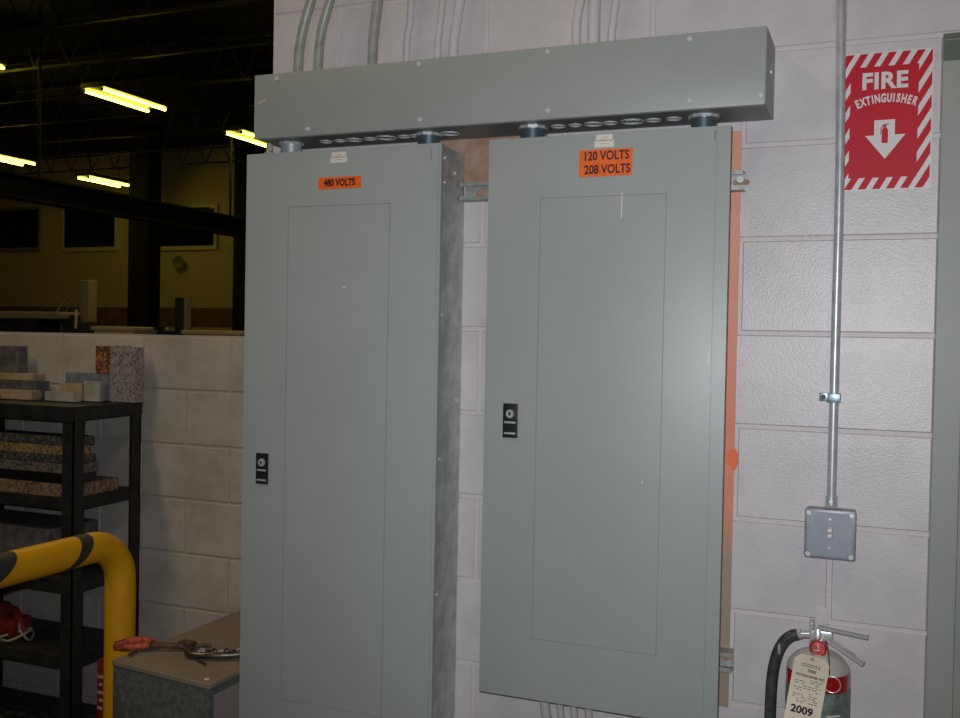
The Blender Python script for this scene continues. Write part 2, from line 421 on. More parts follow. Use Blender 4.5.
sticker(t, .719, .834, 1.793, 1.850, YP, [('120 VOLTS', .001), ('208 VOLTS', .004)], .0262, .80, .0007)
papertag(t, .752, .794, 1.854, 1.881, YP)
for a0, a1, c0, c1 in ((.8125, .8145, 1.705, 1.757), (.999, 1.002, 1.40, 1.43), (.868, .871, 1.153, 1.156)):
    b = BM(); box(b, a0, a1, YP-.0004, YP+.0004, c0, c1); obj('scratch', b, M['white'], t, False)['label'] = 'small white paint scratch'
# struts the right panel hangs on
for z, lab in ((1.79, 'perforated steel mounting channel crossing behind the panels near their tops'), (.77, 'perforated steel mounting channel end low behind the 120 volt panel')):
    xa = .3985 if z > 1 else .52
    s = thing('mounting_channel', lab, 'channel', (.72, 0, z-.0205))
    b = BM(); box(b, xa, 1.046, -.0062, -.0038, z-.0205, z+.0205)
    box(b, xa, 1.046, -.041, -.0062, z+.018, z+.0205); box(b, xa, 1.046, -.041, -.0062, z-.0205, z-.018)
    box(b, xa, 1.046, -.041, -.0385, z+.0115, z+.018); box(b, xa, 1.046, -.041, -.0385, z-.018, z-.0115); obj('channel', b, M['strut'], s, False)
    for k in range(10):
        b = BM(); cx = xa+.045+k*.066
        if cx > 1.04: break
        poly = [(cx+(.012 if math.cos(a) > 0 else -.012)+.006*math.cos(a), z+.006*math.sin(a)) for a in [2*PI*(i+.5)/16 for i in range(16)]]
        prism(b, poly, -.0067, -.0061); obj('slot', b, M['wood'], s, False)
    b = BM(); cyl(b, (1.041, -.046, z), (1.041, -.0415, z), .008, n=6); obj('bolt', b, M['steel'], s)
# plywood and paint behind
b = BM(); box(b, .30, .60, -.0035, -.0005, 1.813, 1.925); o = obj('backing_board', b, M['wood'], None, False)
tag(o, 'brown orange backing board on the wall between the panel tops', 'board')
b = BM(); box(b, .94, 1.0365, -.0036, -.0006, .662, 1.900, .001); o = obj('backing_strip', b, M['orangeside'], None, False)
tag(o, 'narrow orange painted strip on the wall along the right side of the 120 volt panel', 'board')
b = BM(); random.seed(3)
pts = [(1.034+.015*math.cos(a)*random.uniform(.5, 1.15), 1.200+.024*math.sin(a)*random.uniform(.7, 1.15)) for a in [2*PI*i/18 for i in range(18)]]
prism(b, pts, -.0046, -.0037)
mo = mat('bright_orange_spray', (.85, .16, .06), .6); o = obj('paint_splash', b, mo, None, False)
tag(o, 'bright orange spray paint blot on the wall beside the right panel', 'paint mark')

# ------------------------------------------------------------------ conduits
def conduit(pts, r, m, label, group=None, top=3.6, dx=.004):
    p0, p1 = Vector(pts[-2]), Vector(pts[-1])
    d_ = (p1-p0).normalized()
    e_ = p1 + d_*.05
    pts = list(pts) + [tuple(e_), tuple(e_ + Vector((dx*.3, 0, .1))), tuple(e_ + Vector((dx, 0, .5))), tuple(e_ + Vector((dx, 0, top-p1.z-.05)))]
    b = BM(); tube(b, pts, r, 16); o = obj('conduit', b, M[m], None); tag(o, label, 'conduit', group); return o
zt0 = 2.0725
conduit([(-.037, -.06, zt0), (-.035, -.06, 2.13), (-.031, -.06, 2.17), (-.021, -.06, 2.214), (-.002, -.06, 2.273)], .0118, 'olive', 'grey green bent conduit at the far left on top of the trough')
conduit([(.020, -.06, zt0), (.022, -.06, 2.13), (.025, -.06, 2.17), (.033, -.06, 2.209), (.052, -.06, 2.267)], .0115, 'olive', 'grey green bent conduit, second from left on top of the trough')
conduit([(.171, -.06, zt0), (.172, -.06, 2.12), (.174, -.06, 2.165), (.180, -.06, 2.218), (.186, -.06, 2.26)], .0118, 'olive', 'grey green conduit above the 480 volt panel, third from left')
conduit([(.240, -.012, zt0), (.240, -.012, 2.165), (.247, -.012, 2.206), (.249, -.012, 2.25)], .0085, 'wpaint', 'white painted thin conduit just right of the grey green ones')
conduit([(.322, -.012, zt0), (.323, -.012, 2.15), (.326, -.012, 2.18), (.333, -.012, 2.251)], .0085, 'wpaint', 'white painted conduit, left one of the close pair above the panel gap')
conduit([(.364, -.013, zt0), (.365, -.013, 2.15), (.369, -.013, 2.18), (.379, -.013, 2.246)], .0115, 'wpaint', 'white painted conduit, right one of the close pair above the panel gap')
conduit([(.667, -.012, zt0), (.667, -.012, 2.15), (.669, -.012, 2.18), (.675, -.012, 2.213)], .0105, 'wpaint', 'white painted conduit, leftmost of three above the 120 volt panel', dx=-.004)
conduit([(.709, -.016, zt0), (.709, -.016, 2.15), (.709, -.016, 2.21)], .0142, 'wpaint', 'thick white painted conduit, middle of three above the 120 volt panel', dx=.012)
conduit([(.748, -.012, zt0), (.749, -.012, 2.13), (.752, -.012, 2.16), (.758, -.012, 2.204)], .0088, 'wpaint', 'white painted thin conduit, rightmost of three above the 120 volt panel', dx=.012)
for i, (x, r, lab) in enumerate(((.636, .0115, 'leftmost'), (.672, .008, 'second'), (.704, .0085, 'third'), (.738, .0085, 'rightmost'))):
    b = BM(); tube(b, [(x, -.06, .654), (x, -.04, .60), (x, -.018, .54), (x, -.018, .3), (x, -.018, 0.001)], r, 14)
    tag(obj('conduit', b, M['wpaint'], None), 'white painted conduit below the 120 volt panel, %s of four' % lab, 'conduit')

# right: conduit to the switch box
cx = 1.2365
b = BM(); tube(b, [(cx, -.0265, 1.118), (cx, -.0265, 1.5), (cx, -.0265, 1.8), (cx-.006, -.0265, 2.16), (cx-.016, -.0265, 2.7), (cx-.02, -.0265, 3.6)], .0091, 20)
c = obj('conduit', b, M['emt'], None); tag(c, 'bare shiny steel conduit running down to the grey switch box', 'conduit')
st = thing('pipe_strap', 'small steel strap holding the bare conduit to the wall', 'strap', (cx, -.02, 1.33))
b = BM(); box(b, cx-.030, cx-.009, -.003, -.0006, 1.330, 1.348, .0008); tube(b, [(cx+.0105*math.cos(a)*1.06, -.0265+.0115*math.sin(a), 1.339) for a in [PI*.98*-1+PI*.98*k/10 for k in range(11)]], .0012, 6, smooth=False)
box(b, cx-.0125, cx-.0098, -.036, -.0015, 1.330, 1.348); box(b, cx+.0098, cx+.0125, -.036, -.0015, 1.330, 1.348); box(b, cx-.0125, cx+.0125, -.0385, -.036, 1.330, 1.348, .0008)
obj('band', b, M['darksteel'], st)
b = BM(); cyl(b, (cx-.022, -.003, 1.339), (cx-.022, -.0075, 1.339), .005, .004, 8); obj('screw', b, M['rust'], st)
bx0, bx1, bz0, bz1 = 1.187, 1.286, 1.012, 1.113
t = thing('switch_box', 'grey square metal switch box at the foot of the bare conduit', 'switch box', ((bx0+bx1)/2, 0, bz0))
b = BM(); box(b, bx0+.002, bx1-.002, -.042, -.0006, bz0+.002, bz1-.002, .004); obj('back_box', b, M['boxgrey'], t)
b = BM(); box(b, bx0, bx1, -.052, -.042, bz0, bz1, .005); obj('cover_plate', b, M['boxgrey'], t)
b = BM(); 
ci = .016
poly = [(bx0+ci, bz0+.006), (bx1-ci, bz0+.006), (bx1-ci+.004, bz0+ci-.002), (bx1-.006, bz0+ci+.004), (bx1-.006, bz1-ci-.004), (bx1-ci+.004, bz1-ci+.002), (bx1-ci, bz1-.006), (bx0+ci, bz1-.006), (bx0+ci-.004, bz1-ci+.002), (bx0+.006, bz1-ci-.004), (bx0+.006, bz0+ci+.004), (bx0+ci-.004, bz0+ci-.002)]
prism(b, poly, -.0555, -.0515); obj('raised_plate', b, M['boxgrey'], t, False)
cxb, czb = (bx0+bx1)/2, (bz0+bz1)/2+.004
for sx in (-1, 1):
    for sz in (-1, 1):
        xx, zz = (bx0+bx1)/2+sx*.041, (bz0+bz1)/2+sz*.042
        b = BM(); cyl(b, (xx, -.052, zz), (xx, -.055, zz), .0062, .005, 14); box(b, xx-.0045, xx+.0045, -.0554, -.0549, zz-.0006, zz+.0006); obj('screw', b, M['steel'], t)
b = BM(); box(b, cxb-.0055, cxb+.0055, -.0575, -.0553, czb-.0125, czb+.0125, .001); sw = obj('toggle_plate', b, M['glaze'], t)
for dz in (-.006, .006):
    b = BM(); box(b, cxb-.0042, cxb+.0042, -.0640 if dz > 0 else -.0605, -.0573, czb+dz-.004, czb+dz+.004, .0012); obj('toggle', b, M['white'], sw)
for dz in (.028, -.030):
    b = BM(); cyl(b, (cxb, -.0553, czb+dz), (cxb, -.057, czb+dz), .0028, n=10); obj('screw', b, M['steel'], t)
b = BM(); cyl(b, (cx, -.0265, 1.1132), (cx, -.0265, 1.120), .0135, n=6); cyl(b, (cx, -.0265, 1.120), (cx, -.0265, 1.137), .0118, n=20); cyl(b, (cx, -.0385, 1.128), (cx, -.042, 1.128), .0035, n=10)
o = obj('conduit_connector', b, M['steel'], t)

# ------------------------------------------------------------------ sign
t = thing('fire_extinguisher_sign', 'red and white striped FIRE EXTINGUISHER wall sign with a down arrow', 'sign', (1.322, 0, 1.765))
sx0, sx1, sz0, sz1 = 1.234, 1.4045, 1.766, 2.041
b = BM(); box(b, sx0-.0015, sx1+.0025, -.002, -.0004, sz0-.003, sz1+.002); obj('plate', b, M['white'], t, False)
ix0, ix1, iz0, iz1 = 1.252, 1.3800, 1.789, 2.014
b = BM(); box(b, ix0, ix1, -.0026, -.0019, iz0, iz1); obj('red_field', b, M['red'], t, False)
def clip(poly, axis, val, keep_less):
    out = []
    for i, p in enumerate(poly):
        q = poly[(i+1) % len(poly)]
        pi_, qi = (p[axis] <= val) == keep_less or p[axis] == val, (q[axis] <= val) == keep_less or q[axis] == val
        if pi_: out.append(p)
        if pi_ != qi:
            s = (val-p[axis])/(q[axis]-p[axis]); out.append((p[0]+s*(q[0]-p[0]), p[1]+s*(q[1]-p[1])))
    return out
b = BM(); sl = .58; per = .0267
for (rx0, rx1, rz0, rz1) in ((sx0, ix0+.0003, sz0, sz1), (ix1-.0003, sx1, sz0, sz1), (ix0, ix1, sz0, iz0+.0003), (ix0, ix1, iz1-.0003, sz1)):
    k = -30
    while k < 60:
        xa = sx0 + k*per*1.0 + .004; k += 1
        w_ = per*.56
        poly = [(xa, sz0-.01), (xa+w_, sz0-.01), (xa+w_+sl*.31, sz0+.30), (xa+sl*.31, sz0+.30)]
        for ax, v, less in ((0, rx1, True), (0, rx0, False), (1, rz1, True), (1, rz0, False)):
            if len(poly) >= 3: poly = clip(poly, ax, v, less)
        if len(poly) < 3: continue
        ar = sum(poly[i][0]*poly[(i+1) % len(poly)][1]-poly[(i+1) % len(poly)][0]*poly[i][1] for i in range(len(poly)))
        if abs(ar) < 1e-7: continue
        prism(b, poly, -.0025, -.0019)
obj('border_stripes', b, M['red'], t, False)['label'] = 'red diagonal stripes round the edge'
b = BM(); put_text(b, 'FIRE', .0455, 1.3165, -.0029, 1.983, bold=.0017, xscale=1.0, space=1.07)
word = 'EXTINGUISHER'; R = .150; cxs = 1.320; zc = 1.9485-R
adv = {'I': .55, 'N': 1.0, 'G': 1.03, 'M': 1.1}
ws = [adv.get(ch, .92) for ch in word]; tot = sum(ws); span = .80; acc = 0
for ch, wv in zip(word, ws):
    a = ((acc+wv/2)/tot-.5)*span; acc += wv
    put_text(b, ch, .0235, cxs+R*math.sin(a), -.0029, zc+R*math.cos(a), tilt=a, bold=.0010, xscale=.60)
obj('lettering', b, M['white'], t, False)
b = BM(); prism(b, [(1.299, 1.905), (1.338, 1.905), (1.338, 1.8745), (1.358, 1.8745), (1.3205, 1.826), (1.282, 1.8745), (1.299, 1.8745)], -.0032, -.0025)
ar = obj('arrow', b, M['white'], t, False)
b = BM(); prism(b, [(1.3135, 1.858), (1.3255, 1.858), (1.3255, 1.884), (1.3225, 1.889), (1.3165, 1.889), (1.3135, 1.884)], -.0036, -.0031)
prism(b, [(1.318, 1.889), (1.3215, 1.889), (1.3215, 1.894), (1.327, 1.896), (1.327, 1.898), (1.315, 1.895), (1.3115, 1.888), (1.3105, 1.876), (1.312, 1.876), (1.313, 1.886), (1.316, 1.892)], -.0036, -.0031)
obj('extinguisher_symbol', b, M['red'], ar, False)

# ------------------------------------------------------------------ fire extinguisher
ex, ey = 1.2225, -.086; er = .061
t = thing('fire_extinguisher', 'red fire extinguisher with dark hose and a 2009 inspection tag', 'fire extinguisher', (ex, ey, .39))
b = BM(); prof = [(0, .39), (.052, .39), (.060, .398), (er, .41), (er, .790), (.0606, .799), (.0, .800)]
lathe(b, prof, (ex, ey, 0), 56); obj('cylinder', b, M['extred'], t)
b = BM(); lathe(b, [(.0604, .7995), (.0580, .808), (.052, .817), (.043, .826), (.033, .832), (.021, .836), (.018, .842), (.0, .842)], (ex, ey, 0), 56); obj('shoulder', b, M['dome'], t)['label'] = 'pale dusty grey shoulder of the cylinder'
b = BM(); lathe(b, [(er+.0006, .45), (er+.0006, .767)], (ex, ey, 0), 56); bb = b
obj('label_band', b, M['extband'], t)
b = BM(); put_text(b, 'ABC', .018, ex+.028, ey-er-.0004, .70, xscale=.8); 
b.free()
b = BM()
for zz, wd in ((.722, .02), (.700, .026), (.690, .018)):
    for q in range(6):
        a0 = -PI/2+.35+q*.08*wd/.02; a1 = a0+.07*wd/.02
        vs = [b.verts.new((ex+(er+.0012)*math.cos(a), ey+(er+.0012)*math.sin(a), zz+h_)) for a, h_ in ((a0, 0), (a1, 0), (a1, .0035), (a0, .0035))]
        b.faces.new(vs)
obj('label_print', b, M['white'], t, False)
b = BM(); lathe(b, [(0, .842), (.017, .842), (.017, .850), (.0125, .853), (.0125, .872), (.009, .880), (0, .880)], (ex-.002, ey, 0), 24)
box(b, ex-.017, ex+.026, ey-.010, ey+.010, .855, .876, .003); vb = obj('valve', b, M['steel'], t)
b = BM(); cyl(b, (ex-.017, ey, .866), (ex-.034, ey, .864), .0085, n=18); cyl(b, (ex-.034, ey, .864), (ex-.042, ey, .862), .0105, n=6); obj('hose_coupling', b, M['chrome'], t)
b = BM(); tube(b, [(ex-.040, ey, .862), (ex-.053, ey, .857), (ex-.068, ey-.001, .842), (ex-.080, ey-.002, .815), (ex-.0875, ey-.003, .775), (ex-.090, ey-.004, .72), (ex-.090, ey-.004, .64), (ex-.087, ey-.004, .56), (ex-.080, ey-.004, .50)], .0112, 18); h = obj('hose', b, M['hose'], t)
b = BM(); cyl(b, (ex-.0855, ey-.004, .53), (ex-.072, ey-.004, .43), .010, .017, 20); obj('nozzle', b, M['black'], t)
b = BM(); ring(b, (ex-.0748, ey-.0015, .829), .0122, .0030, 'x', 20, 8)
obj('hose_scuff', b, M['wireinsul'], h)['label'] = 'pale worn patch near the hose bend'
# levers: bent sheet-steel channels
def lever(pa, pb, w0, w1, name):
    a, c = Vector(pa), Vector(pb); d_ = (c-a); n_ = Vector((-d_.z, 0, d_.x)).normalized()
    b = BM(); T = .0022
    def slab(y0, y1, n0, n1, s0=0, s1=1):
        P = []
        for s in (s0, s1):
            for nn in (n0, n1):
                for yy in (y0, y1):
                    wv = w0+(w1-w0)*s; P.append(b.verts.new(a + d_*s + n_*nn + Vector((0, yy*wv, 0))))
        for f in ((0, 1, 3, 2), (4, 6, 7, 5), (0, 4, 5, 1), (2, 3, 7, 6), (0, 2, 6, 4), (1, 5, 7, 3)): b.faces.new([P[i] for i in f])
    slab(-1, 1, 0, T); slab(-1, -.86, -.006, T); slab(.86, 1, -.006, T)
    bmesh.ops.bevel(b, geom=list(b.edges), offset=.0005, segments=1, affect='EDGES')
    return obj(name, b, M['chrome'], t)
lever((ex-.002, ey, .886), (1.314, ey-.004, .877), .011, .009, 'carry_handle')
lever((ex+.016, ey, .862), (1.308, ey-.006, .823), .010, .0085, 'squeeze_lever')
b = BM(); cyl(b, (ex-.014, ey, .882), (ex-.014, ey, .897), .004, n=12); cyl(b, (ex-.014, ey-.011, .884), (ex-.014, ey+.011, .884), .0045, n=12); obj('pivot', b, M['chrome'], t)
gx, gz = ex+.0005, .846
b = BM(); cyl(b, (gx, ey-.008, gz), (gx, ey-.028, gz), .0165, n=28); g = obj('pressure_gauge', b, M['redtool'], t); g.data.materials[0] = M['extred']
b = BM(); cyl(b, (gx, ey-.028, gz), (gx, ey-.0288, gz), .0135, n=28); obj('dial', b, M['gauge'], g)
b = BM(); ring(b, (gx, ey-.0285, gz), .015, .0014, 'y', 28, 6); obj('rim', b, M['extred'], g)
b = BM(); box(b, gx-.0008, gx+.0008, ey-.0295, ey-.029, gz-.001, gz+.010); box(b, gx-.008, gx+.004, ey-.0295, ey-.029, gz-.0045, gz-.003); obj('needle', b, M['white'], g)
b = BM(); tube(b, [(gx+.014, ey-.012, .858), (gx+.0205, ey-.050, .846), (gx+.0235, ey-.064, .826), (gx+.0245, ey-.066, .808)], .0011, 6); obj('wire', b, M['black'], t)
b = BM(); ring(b, (ex+.030, ey-.066, .790), .0155, .0011, 'y', 32, 8); obj('pull_ring', b, M['chrome'], t)
# wall hook
b = BM(); box(b, ex-.012, ex+.012, -.003, -.0006, .80, .90, .001); box(b, ex-.004, ex+.006, -.078, -.003, .850, .853); hk = obj('wall_bracket', b, M['wpaint'], None, False)
tag(hk, 'white painted wall bracket behind the fire extinguisher valve', 'bracket')
# tag on the valve
tx, ty, tz = 1.2165, ey-er-.012, .842; tl = math.radians(8)
def TG(u, v, dy=0): # local tag coordinates, u right, v down
    c_, s_ = math.cos(tl), math.sin(tl)
    return Vector((tx + u*c_ - v*s_, ty+dy + .006*math.sin(v*30), tz - v*c_ - u*s_*.9))
b = BM(); outl = []
nseg = 14
rows = []
for i in range(nseg+1):
    v = .168*i/nseg; half = .033 if i > 0 else .022
    rows.append([b.verts.new(TG(-half, v)), b.verts.new(TG(0, v, -.0006)), b.verts.new(TG(half, v))])
for A, B in zip(rows, rows[1:]):
    for k in range(2): b.faces.new((A[k], A[k+1], B[k+1], B[k]))
ext = bmesh.ops.extrude_face_region(b, geom=list(b.faces))
bmesh.ops.translate(b, verts=[v for v in ext['geom'] if isinstance(v, bmesh.types.BMVert)], vec=(0, .0005, 0))
tg = obj('inspection_tag', b, M['tag'], t, False); tg['label'] = 'cream paper inspection tag reading 2009'
b = BM()
def tagtext(body, size, u, v, **k):
    p = TG(u, v, -.0016); put_text(b, body, size, p.x, p.y, p.z, tilt=tl, **k)
tagtext('FIRE', .0085, .003, .031, bold=.0002); tagtext('EXTINGUISHER, INC', .0062, .002, .042, bold=.0002, xscale=.95)
tagtext('2009', .0205, -.003, .109, bold=.0007, xscale=1.02)
random.seed(5)
for i in range(11):
    v = .050+i*.0044; u = -.025
    while u < .022:
        wd = random.uniform(.003, .009)
        p, q = TG(u, v, -.0014), TG(min(u+wd, .026), v, -.0014)
        if random.random() < .72:
            vs = [b.verts.new(p), b.verts.new(q), b.verts.new(q+Vector((0, 0, .0013))), b.verts.new(p+Vector((0, 0, .0013)))]; b.faces.new(vs)
        u += wd+.0022
for i in range(2):
    v = .019+i*.0042
    for k in range(7):
        p, q = TG(-.018+k*.0052, v, -.0014), TG(-.0145+k*.0052, v, -.0014)
        b.faces.new([b.verts.new(p), b.verts.new(q), b.verts.new(q+Vector((0, 0, .0018))), b.verts.new(p+Vector((0, 0, .0018)))])
obj('lettering', b, M['inkblack'], tg, False)
b = BM(); p = TG(0, .006, -.0015); ring(b, p, .0024, .0007, 'y', 14, 5); obj('eyelet', b, M['inkblack'], tg)
b = BM(); p = TG(0, .004); tube(b, [p, p+Vector((.001, .02, .016)), (ex+.002, ey-.012, .864)], .0008, 5); obj('string', b, M['wireinsul'], tg)

# ------------------------------------------------------------------ rack with stone samples
RX0, RX1, RY0, RY1, RZ = -1.975, -1.243, .45, .785, 1.187
t = thing('storage_rack', 'black steel angle iron rack standing against the low block wall', 'rack', (-1.61, .6, 0))
for x, sx in ((RX0, 1), (RX1, -1)):
    for y, sy in ((RY0, 1), (RY1, -1)):
        b = BM(); L = .05; T = .005
        box(b, min(x, x+sx*L), max(x, x+sx*L), min(y, y+sy*T), max(y, y+sy*T), .0102, RZ)
        box(b, min(x, x+sx*T), max(x, x+sx*T), min(y, y+sy*L), max(y, y+sy*L), .0102, RZ)
        obj('post', b, M['rack'], t, False)
SH = [1.185, .868, .580, .315]
for i, z in enumerate(SH):
    H_ = .042 if i == 0 else .040
    b = BM(); e = .0055
    box(b, RX0+e, RX1-e, RY0+e, RY1-e, z-.006, z-.001 if i else z+.001)
    sh = obj('shelf', b, M['rack'], t, False)
    b = BM(); box(b, RX0+e, RX1-e, RY0+e-.002, RY0+e+.004, z-H_, z-.0065); box(b, RX0+e, RX1-e, RY1-e-.004, RY1-e, z-H_, z-.0065)
    box(b, RX1-e-.004, RX1-e, RY0+e, RY1-e, z-H_, z-.0065); box(b, RX0+e, RX0+e+.004, RY0+e, RY1-e, z-H_, z-.0065)
    if i == 0: # the top frame shows as a solid band in front of the posts
        box(b, RX0, RX1, RY0-.004, RY0-.0003, z-.05, z); box(b, RX1+.0003, RX1+.004, RY0, RY1, z-.045, z)
    obj('rail', b, M['rack'], sh, False)
def slab(x0, x1, y0, y1, z0, z1, m, label, cat='stone sample', group=None, ang=0, tilt=0, name='stone_slab', bev=.002):
    b = BM(); box(b, -(x1-x0)/2, (x1-x0)/2, -(y1-y0)/2, (y1-y0)/2, 0, z1-z0, bev)
    mt = Matrix.Translation(((x0+x1)/2, (y0+y1)/2, z0)) @ Matrix.Rotation(ang, 4, 'Z') @ Matrix.Rotation(tilt, 4, 'X')
    bmesh.ops.transform(b, matrix=mt, verts=b.verts)
    o = obj(name, b, M[m], None, False); tag(o, label, cat, group)
    return o
zt = RZ+.0015
slab(-1.330, -1.276, .715, .765, zt, 1.396, 'granite_grey', 'upright speckled pale granite strip on the right end of the rack top, left of a pair')
slab(-1.274, -1.217, .715, .765, zt, 1.392, 'granite_grey', 'upright speckled pale granite strip, outermost at the right corner of the rack top')
slab(-1.56, -1.334, .730, .765, zt, 1.290, 'stone_blue', 'wide blue grey stone block lying behind the pale pieces on the rack top')
slab(-1.412, -1.3315, .728, .765, 1.2910, 1.394, 'granite_orange', 'small square orange brown granite tile standing on the blue grey block')
slab(-1.535, -1.44, .680, .716, zt, 1.252, 'stone_tan', 'tan stone piece in the middle of the rack top, in front of the blue grey block', ang=.15)
slab(-1.555, -1.405, .620, .655, zt, 1.222, 'stone_white', 'pale oblong stone block lying frontmost in the middle of the rack top', ang=-.08)
slab(-1.425, -1.355, .685, .715, zt, 1.262, 'stone_white', 'small pale stone block left of the upright granite strips', ang=.1)
slab(-1.94, -1.672, .700, .765, zt, 1.252, 'gray_block', 'long grey stone block at the left end of the rack top')
slab(-1.90, -1.69, .700, .762, 1.2535, 1.281, 'stone_tan', 'tan stone slab lying on the long grey block at the left end')
slab(-1.93, -1.782, .715, .760, 1.2825, 1.385, 'gray_block', 'dark grey stone cube on top of the left stone pile')
slab(-1.80, -1.60, .600, .650, zt, 1.222, 'stone_tan', 'reddish tan stone piece in front of the left pile on the rack top', ang=.06)
slab(-1.90, -1.72, .520, .580, zt, 1.212, 'stone_blue', 'dark blue grey stone slab lying frontmost at the left of the rack top', ang=-.05)
# stack on the second shelf, bottom to top
z = SH[1]+.0005
for (h_, yb, m, lab, xa, xb) in ((.047, .69, 'granite_brown', 'thick speckled brown slab at the bottom of the stack on the second shelf', -1.93, -1.262),
        (.034, .578, 'stone_black', 'polished black slab second from the bottom of the stack', -1.90, -1.262),
        (.034, .583, 'granite_blue', 'blue grey speckled slab third from the bottom of the stack', -1.92, -1.259),
        (.028, .575, 'granite_dark', 'dark grey slab in the middle of the stack above the blue grey slab', -1.91, -1.261),
        (.033, .548, 'granite_tan', 'tan speckled slab second from the top of the stack', -1.88, -1.263),
        (.030, .566, 'granite_dark', 'dark grey slab on top of the stack on the second shelf', -1.92, -1.26)):
    slab(xa, xb, RY0+.013, yb, z, z+h_, m, lab); z += h_+.0008
slab(-1.93, -1.40, .50, .74, SH[2]+.0005, .742, 'gray_block', 'grey mottled stone block on the third rack shelf', name='stone_block', bev=.006)
# red tool with cord, bottom shelf
t = thing('clamp_tool', 'red hand tool with a pale cord coiled on the lowest rack shelf', 'tool', (-1.66, .58, SH[3]))
z = SH[3]
b = BM(); box(b, -1.78, -1.60, .53, .63, z, z+.07, .02); box(b, -1.76, -1.68, .55, .61, z+.06, z+.115, .018); tube(b, [(-1.69, .58, z+.09), (-1.63, .57, z+.095), (-1.59, .56, z+.05), (-1.575, .56, z+.02)], .014, 10); obj('body', b, M['dullred'], t)
b = BM()
tube(b, [(-1.62, .50, z+.006), (-1.57, .49, z+.012), (-1.54, .53, z+.03), (-1.56, .58, z+.035), (-1.61, .55, z+.02), (-1.65, .50, z+.008), (-1.70, .48, z+.006), (-1.76, .50, z+.006)], .0045, 8)
tube(b, [(-1.60, .56, z+.06), (-1.55, .52, z+.04), (-1.53, .54, z+.006), (-1.57, .60, z+.006), (-1.62, .64, z+.006)], .0045, 8); obj('cord', b, M['wireinsul'], t)
# red container beside rack
t = thing('red_container', 'dark red container with pale markings behind the yellow guard rail', 'container', (-1.04, .42, 0))
b = BM(); box(b, -1.060, -.985, .375, .46, .0005, .365, .008); obj('body', b, M['dullred'], t)
b = BM()
for i in range(5): box(b, -1.054+(i % 2)*.006, -1.034+(i % 3)*.006, .3740, .3752, .20+i*.026, .209+i*.026)
obj('markings', b, M['print_and_reflection'], t, False)

# rubber mat
b = BM(); mx0, mx1, my0, my1 = -2.7, -1.13, -.2, .79
n = 26
for i in range(n+1):
    x = mx0+(mx1-mx0)*i/n; box(b, x-.008, x+.008, my0, my1, .0002, .0095)
n2 = 20
for i in range(n2+1):
    y = my0+(my1-my0)*i/n2; box(b, mx0, mx1, y-.007, y+.007, .0003, .0098)
o = obj('floor_mat', b, M['rubber'], None, False); tag(o, 'black open grid rubber mat on the floor under the rack', 'mat')

# ------------------------------------------------------------------ yellow guard rail
gx_, gy_, gz_, gr = -.700, .080, .845, .0430
t = thing('guard_rail', 'yellow and black bent steel pipe guard rail in front of the rack', 'guard rail', (gx_, gy_, 0))
path = [(gx_, gy_, .012), (gx_, gy_, .4), (gx_, gy_, .72)]
Rb = .115
for k in range(1, 9):
    a = PI/2*k/9; path.append((gx_, gy_-Rb*(1-math.cos(a)), gz_-Rb+Rb*math.sin(a)))
path += [(gx_+.003, gy_-Rb, gz_), (gx_-.001, -.35, gz_), (gx_-.004, -.8, gz_), (gx_-.004, -1.25, gz_)]
path[-4] = (gx_, gy_-Rb, gz_)
for k in range(1, 9):
    a = PI/2*k/9; path.append((gx_-.004, -1.25-Rb*math.sin(a), gz_-Rb*(1-math.cos(a))))
path += [(gx_-.004, -1.25-Rb, .72), (gx_-.004, -1.25-Rb, .4), (gx_-.004, -1.25-Rb, .012)]
b = BM(); tube(b, path, gr, 32, smooth=False); obj('pipe', b, M['yellow'], t)
for yy in (gy_, -1.25-Rb):
    b = BM(); box(b, gx_-.1, gx_+.1, yy-.1, yy+.1, 0.0002, .012, .001); obj('base_plate', b, M['yellow'], t)
def stripe(y0, slant, w_=.055):
    """slanted black band painted round the rail"""
    b = BM(); n = 32; A, B = [], []
    for k in range(n):
        a = 2*PI*k/n
        off = slant*math.cos(a) + .012*math.sin(a)
        wv = w_*(.8+.2*math.cos(a-.6))
        for s, L_ in ((-wv/2, A), (wv/2, B)):
            L_.append(b.verts.new((gx_-.001+(gr+.0009)*math.sin(a), y0+off+s, gz_+(gr+.0009)*math.cos(a))))
    for k in range(n): b.faces.new((A[k], A[(k+1) % n], B[(k+1) % n], B[k]))
    obj('stripe', b, M['stripe'], t)['label'] = 'black painted band'
stripe(-.115, .035, .045); stripe(-.40, .05, .075); stripe(-.72, .05, .075); stripe(-1.04, .05, .075)

# ------------------------------------------------------------------ grey cabinet at the lower left
bx = [(-.540, -.128), (-.192, -.172), (-.186, .42), (-.527, .42)]
ZC = .580
t = thing('equipment_cabinet', 'low speckled grey metal cabinet with dusty brown top beside the left panel', 'cabinet', (-.36, .14, 0))
def inset(poly, d_):
    cx_, cy_ = sum(p[0] for p in poly)/4, sum(p[1] for p in poly)/4
    return [(p[0]+(d_ if p[0] < cx_ else -d_), p[1]+(d_ if p[1] < cy_ else -d_)) for p in poly]
b = BM(); prism_z(b, inset(bx, .003), .0005, ZC-.012); obj('body', b, M['cabinet'], t, False)
b = BM(); prism_z(b, bx, ZC-.0125, ZC); bmesh.ops.bevel(b, geom=list(b.edges), offset=.0015, segments=1, affect='EDGES'); obj('top', b, M['cabtop'], t, False)
b = BM(); prism_z(b, [(bx[1][0]-.0029, -.150), (bx[1][0]-.0014, -.150), (bx[1][0]-.0014, .05), (bx[1][0]-.0029, .05)], .42, .548); obj('side_label', b, M['label'], t, False)
random.seed(9)
